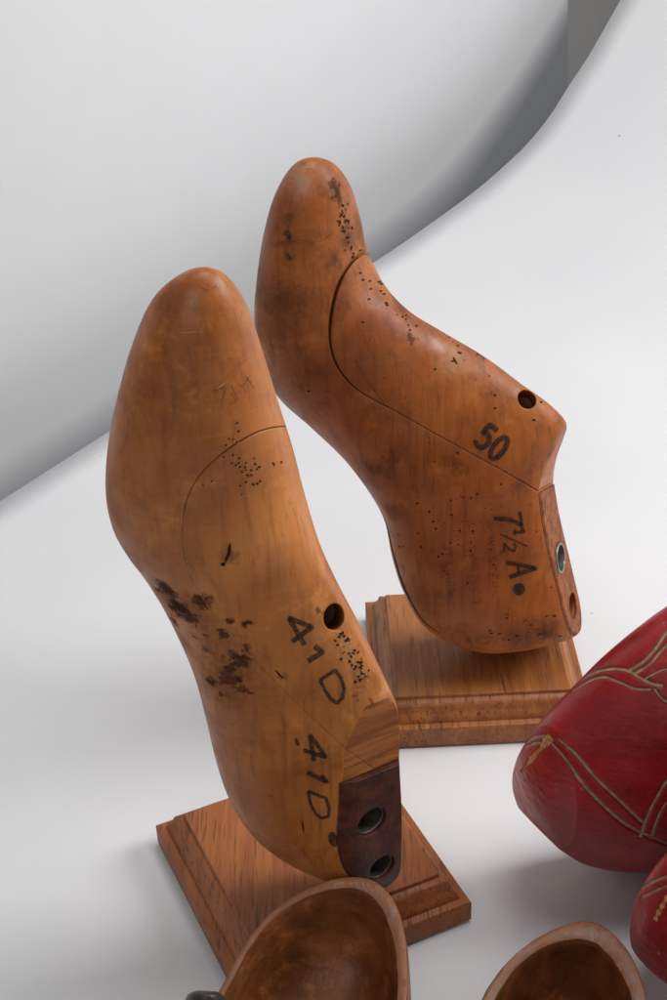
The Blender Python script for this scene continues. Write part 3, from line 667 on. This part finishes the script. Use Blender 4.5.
def hollow_clog(label,outer,inner,zr,zfun,mat,foot,floorz,shift):
    """outer/inner: rim loops in pixels (first point at one side, round the heel to the other; closed toward the toe out of frame)"""
    n=160
    O=cat(outer+[outer[0]],n+1)[:-1]; I=cat(inner+[inner[0]],n+1)[:-1]
    def lift(p,dz=0):
        z=zfun(p); return on_z(p[0],p[1],z+dz)
    nz=lambda k,a: .00012*math.sin(k*.9+a)*math.sin(k*.23+a)
    Ro=[lift(p)+Vector((nz(k,0),nz(k,2),0))*.6 for k,p in enumerate(O)]; Ri=[lift(p,-.0006)+Vector((nz(k,1),nz(k,4),0)) for k,p in enumerate(I)]
    c=sum(Ro,Vector())/n
    V=[];rim=[];rows=[]
    def add(row,r):
        ids=[]
        for k,v in enumerate(row):
            ids.append(len(V)); V.append(v); rim.append(r)
        rows.append(ids)
    fw=Vector((math.sin(foot[4]),-math.cos(foot[4]),0)); fr=Vector((math.cos(foot[4]),math.sin(foot[4]),0))
    dmax=max((q-c).dot(fw) for q in Ro)
    def footpt(k,z,s):
        d=Ro[k]-c; u_,v_=d.dot(fw),d.dot(fr); t_=max(0,u_/dmax); o_=1.05 if s>=1 else 1.05-(1-s)
        p=c+fw*(u_*(o_ if u_<0 else 1)+.115*t_**2*s)+fr*(v_*o_*(1-.05*t_)); p.z=z; return p
    # inner floor up to rim
    zf=floorz-.013
    for f in [x/26 for x in range(26)]:
        a=f*math.pi/2; rr=max(.015,math.sin(a)**.8); hh=(1-math.cos(a)**.85)
        row=[]
        for k in range(n):
            q=c+(Ri[k]-c)*rr+fw*(.012*(1-rr)); q+=(Ri[k]-c).normalized()*(.004*math.sin(math.pi*f)**2); q.z=zf+(Ri[k].z-zf)*hh; row.append(q)
        add(row,0)
    add(Ri,1); add([a.lerp(b,.04)+Vector((0,0,.0001)) for a,b in zip(Ri,Ro)],1); add([a.lerp(b,.5)+Vector((0,0,.0003)) for a,b in zip(Ri,Ro)],1); add([a.lerp(b,.96)+Vector((0,0,.0001)) for a,b in zip(Ri,Ro)],.7); add(Ro,.8)
    for f in [float(x) for x in np.linspace(.06,1,16)]:
        row=[]
        for k in range(n):
            g=footpt(k,.028,1); q=Ro[k].lerp(g,math.sin(f*math.pi/2)**1.0); q.z=Ro[k].z+(.028-Ro[k].z)*(1-math.cos(f*math.pi/2)); row.append(q)
        add(row,0 if f>.07 else .3)
    for z,s in((.02,1.0),(.012,.985),(.005,.96),(.0015,.94),(.0,.92)): add([footpt(k,z,s) for k in range(n)],0)
    Fc=[]
    for a,b in zip(rows,rows[1:]):
        for j in range(n): k=(j+1)%n; Fc.append((a[j],a[k],b[k],b[j]))
    Fc.append(tuple(rows[0])); Fc.append(tuple(rows[-1]))
    me=fixn(mesh_of(V,Fc)); at=me.attributes.new('rim','FLOAT','POINT'); at.data.foreach_set('value',np.array(rim,np.float32))
    rt=root('wooden_clog',label,'clog',(foot[0],foot[1],0),'hollow brown clogs')
    place('clog_shell',me,mat,rt,32); return rt
B1=brown_mat('brown_clog_wood',(.16,.048,.012),(.32,.11,.032),0.3); B2=brown_mat('reddish_clog_wood',(.10,.028,.008),(.21,.062,.017),4.4)
o1=[(214,1000),(227,978),(243,948),(266,918),(292,898),(320,884),(346,877.5),(370,880),(388,893),(400,917),(406,950),(406,1000),(398,1055),(370,1110),(330,1140),(280,1130),(235,1090),(212,1040)]
i1=[(219,1004),(232,981),(248,951),(270,922),(295,903),(322,891.5),(345,888),(363,891),(378,903),(389,925),(396,955),(397,1000),(386,1050),(362,1098),(330,1122),(285,1115),(245,1080),(224,1040)]
z1=lambda p:.064-.018*max(0,min(1,(p[1]-880)/220))-.008*max(0,min(1,(330-p[0])/120))
def around(loop,zf,L,W,ang):
    hp=min(loop,key=lambda p:p[1]); h=on_z(hp[0],hp[1],zf(hp)); fw=Vector((math.sin(ang),-math.cos(ang),0)); c=h+fw*(L-.004); return (c.x,c.y,L,W,ang)
mx=lambda loop:[p for p in loop]
hollow_clog('brown hollow wooden clog open toward the camera, its heel against the front base',o1,i1,.06,z1,B1,around(o1,z1,.115,.040,-.12),.022,0)
o2=[(478,1008),(490,985),(507,963),(530,943),(555,929),(580,921.5),(600,925),(617,938),(632,958),(641,980),(647,1008),(650,1060),(630,1120),(590,1160),(540,1160),(495,1120),(474,1060)]
i2=[(490,1010),(500,990),(516,968),(537,951),(558,942),(579,939),(595,943),(608,954),(620,971),(629,990),(634,1012),(636,1060),(618,1108),(588,1140),(545,1140),(508,1108),(487,1060)]
z2=lambda p:.062-.016*max(0,min(1,(p[1]-925)/220))
hollow_clog('reddish brown hollow wooden clog at the bottom edge below the red clogs, thick worn rim',o2,i2,.06,z2,B2,around(o2,z2,.115,.043,.05),.02,0)
# dark tip of an unidentified object, peeping in beside the left brown clog
DK=plain('dark_lacquer',(.035,.027,.023),.42,ns=60,var=.4,spec=.4)
dl=[(197,990.5),(188,994.5),(184,1005),(185,1020),(192,1045),(206,1070),(222,1085)]; dr=[(197,990.5),(208,991),(220,993),(229,1005),(234,1025),(236,1050),(222,1085)]
me,Y=settle(lambda Y:loft(dl,dr,[(0,.012,2.2,2.2,0,.3),(.3,.016,2.2,2.2,0,.3),(1,.016,2.2,2.2,0,0)],Vector((0,Y,0)),N,vdir(205,1030),60,48),.40,0)
rt=root('rounded_tip','small dark glossy rounded tip at the bottom edge, left of the brown clog','clog tip',(*on_z(205,1040).xy,0)); place('dark_tip',me,DK,rt)
# ------------------------------------------------------------ white sheet sweeping up, backdrop, wall
A=on_z(0,500); Bq=on_z(390,251)
du=(Bq-A); du.z=0; du.normalize(); pn=Vector((du.y,-du.x,0))   # pn points to the right/near side
print('edge',A,Bq,du)
prof=[]
for p in [(390,251),(430,223),(470,194),(500,169),(530,140),(552,112),(570,83),(587,58),(603,30),(622,-4),(640,-45),(655,-90)]:
    q=on_plane(*p,A,pn); prof.append(((q-A).dot(du),q.z)); 
print('profile',[(round(a,3),round(b,3)) for a,b in prof])
flat=[(-1.2,0),(-.6,0),(0,0)]
s0=(Bq-A).dot(du)
pp=[(s,max(z,0)) for s,z in prof[0:]]
pts=[(s0*.7,0)]+[(s0*.9,0)]+pp
last=pts[-1]; pts.append((last[0]+.22,last[1]+.16)); pts.append((last[0]+.5,last[1]+.5)); pts.append((last[0]+.62,last[1]+1.0))
cv=cat(pts,90).tolist()
allp=[(-1.2,0),(-.5,0),(0,0),(s0*.4,0)]+[tuple(x) for x in cv]
V=[];Fc=[];WN=24
for s,z in allp:
    for k in range(WN+1): p=A+du*s+pn*(1.9*(k/WN)**1.4); V.append(Vector((p.x,p.y,max(0,z))))
for i in range(len(allp)-1):
    for k in range(WN): a=i*(WN+1)+k; Fc.append((a,a+1,a+WN+2,a+WN+1))
nv=len(V)
me=mesh_of(V,Fc)
bm=bmesh.new(); bm.from_mesh(me); bmesh.ops.recalc_face_normals(bm,faces=bm.faces)
if sum(f.normal.z for f in bm.faces)<0: bmesh.ops.reverse_faces(bm,faces=bm.faces)
bmesh.ops.solidify(bm,geom=bm.faces[:],thickness=.0008); bm.to_mesh(me); bm.free()
if max(v.co.z for v in me.vertices if v.co.y<.5)>.0004: me.transform(Matrix.Translation((0,0,-.0008)))
t=NT('white_sheet'); n=t.noise(6,3,.5); f=t.noise(420,2,.5); f2=t.noise(170,2,.5,t.mapping(loc=(2,5,1)))
col=t.mix(t.ramp(n,.3,.7),(.63,.63,.645),(.66,.66,.67)); col=t.mix(t.ramp(f,.8,.84,0,.35),col,(.45,.44,.43)); col=t.mix(t.ramp(f2,.78,.82,0,.12),col,(.5,.5,.5))
for (x_,y_,r_,c_) in ((619,135,.0016,(.30,.29,.28)),(485,902,.0009,(.30,.24,.17)),(347,757,.0008,(.2,.18,.15)),(592,612,.0012,(.45,.36,.2)),(100,455,.0012,(.5,.5,.5)),(455,760,.0007,(.35,.33,.3)),(60,700,.0007,(.4,.4,.4)),(560,300,.0008,(.5,.5,.5)),(500,300,.0006,(.45,.45,.45)),(110,900,.0007,(.4,.4,.4)),(440,560,.0008,(.45,.44,.42))):
    q_=on_z(x_,y_) if y_>250 else on_plane(x_,y_,Vector((0,1.36,0)),Vector((0,1,0)))
    if y_<250: q_=on_z(x_,y_,.03)
    dn=t.n('ShaderNodeVectorMath',operation='DISTANCE'); t.l(t.co,dn.inputs[0]); dn.inputs[1].default_value=q_; col=t.mix(t.ramp(t.math('ADD',t.math('DIVIDE',dn.outputs['Value'],r_),t.math('SUBTRACT',t.noise(900,3,.6),.5)),.7,1.1,.85,0),col,c_)
SH=t.fin(col,.55,t.bump(t.noise(500,3,.6),.04,.0005),spec=.25)
o=place('table_sheet',me,SH,None,None); o['kind']='structure'
# backdrop: a grey-white panel standing along the sheet's left edge, and the room wall past its end
def wallbox(name,P,t0,t1,z0,z1,th,mat,lean=0,slope=0):
    V=[P+du*(a if a==t0 else t1+slope*z)+Vector((0,0,z))-pn*(b-lean*z) for a in(t0,t1) for z in(z0,z1) for b in(0,th)]
    Fc=[(0,1,3,2),(4,6,7,5),(0,4,5,1),(2,3,7,6),(0,2,6,4),(1,5,7,3)]
    o=place(name,fixn(mesh_of(V,Fc)),mat,None,30); o['kind']='structure'; return o
G_=.085; P_=A-pn*G_
nl=du.cross(Vector((0,0,1))+pn*.13).normalized(); qa,qb=on_plane(568,0,P_,nl),on_plane(568,80,P_,nl); sl=((qa-qb).dot(du))/(qa.z-qb.z); t_=(qa-A).dot(du)-sl*qa.z
wallbox('backdrop_panel',P_,-.55,t_,-.7,.5,.004,plain('grey_white_backdrop',(.63,.63,.645),.8,ns=8,var=.015,spec=.1,bumpk=.02),lean=.13,slope=sl)
wallbox('back_wall',A-pn*.38,-.9,4.5,-1.2,2.4,.05,plain('beige_wall',(.86,.83,.78),.8,ns=5,var=.02,spec=.1,bumpk=.02))
# ------------------------------------------------------------ light
w=bpy.data.worlds.new('World'); sc.world=w; w.use_nodes=True; bg=w.node_tree.nodes['Background']; bg.inputs[0].default_value=(.93,.96,1,1); bg.inputs[1].default_value=.15
def area(name,loc,target,sx,sy,power,color=(1,1,1)):
    l=bpy.data.lights.new(name,'AREA'); l.shape='RECTANGLE'; l.size=sx; l.size_y=sy; l.energy=power; l.color=color
    o=bpy.data.objects.new(name,l); COL.objects.link(o); o.location=loc
    o.rotation_euler=(Vector(target)-Vector(loc)).to_track_quat('-Z','Y').to_euler(); return o
area('softbox_right',(.92,.62,.72),(-.05,.8,.02),.5,.45,10.5,(1,.99,.975))
area('softbox_top',(.30,.55,1.5),(.1,.60,0),.65,.65,9.5,(1,.995,.985))
area('fill_front',(-.25,-.7,.85),(0,.5,.1),.6,.6,3.4,(1,.985,.96))  # unseen fill light, added to brighten the sides facing the camera
sc.view_settings.view_transform='Standard'; sc.view_settings.look='None'; sc.view_settings.exposure=0; sc.view_settings.gamma=1
sc.render.engine='CYCLES'; sc.render.resolution_x=683; sc.render.resolution_y=1024
sc.cycles.samples=256; sc.cycles.use_denoising=True; sc.cycles.max_bounces=8; sc.cycles.transparent_max_bounces=24
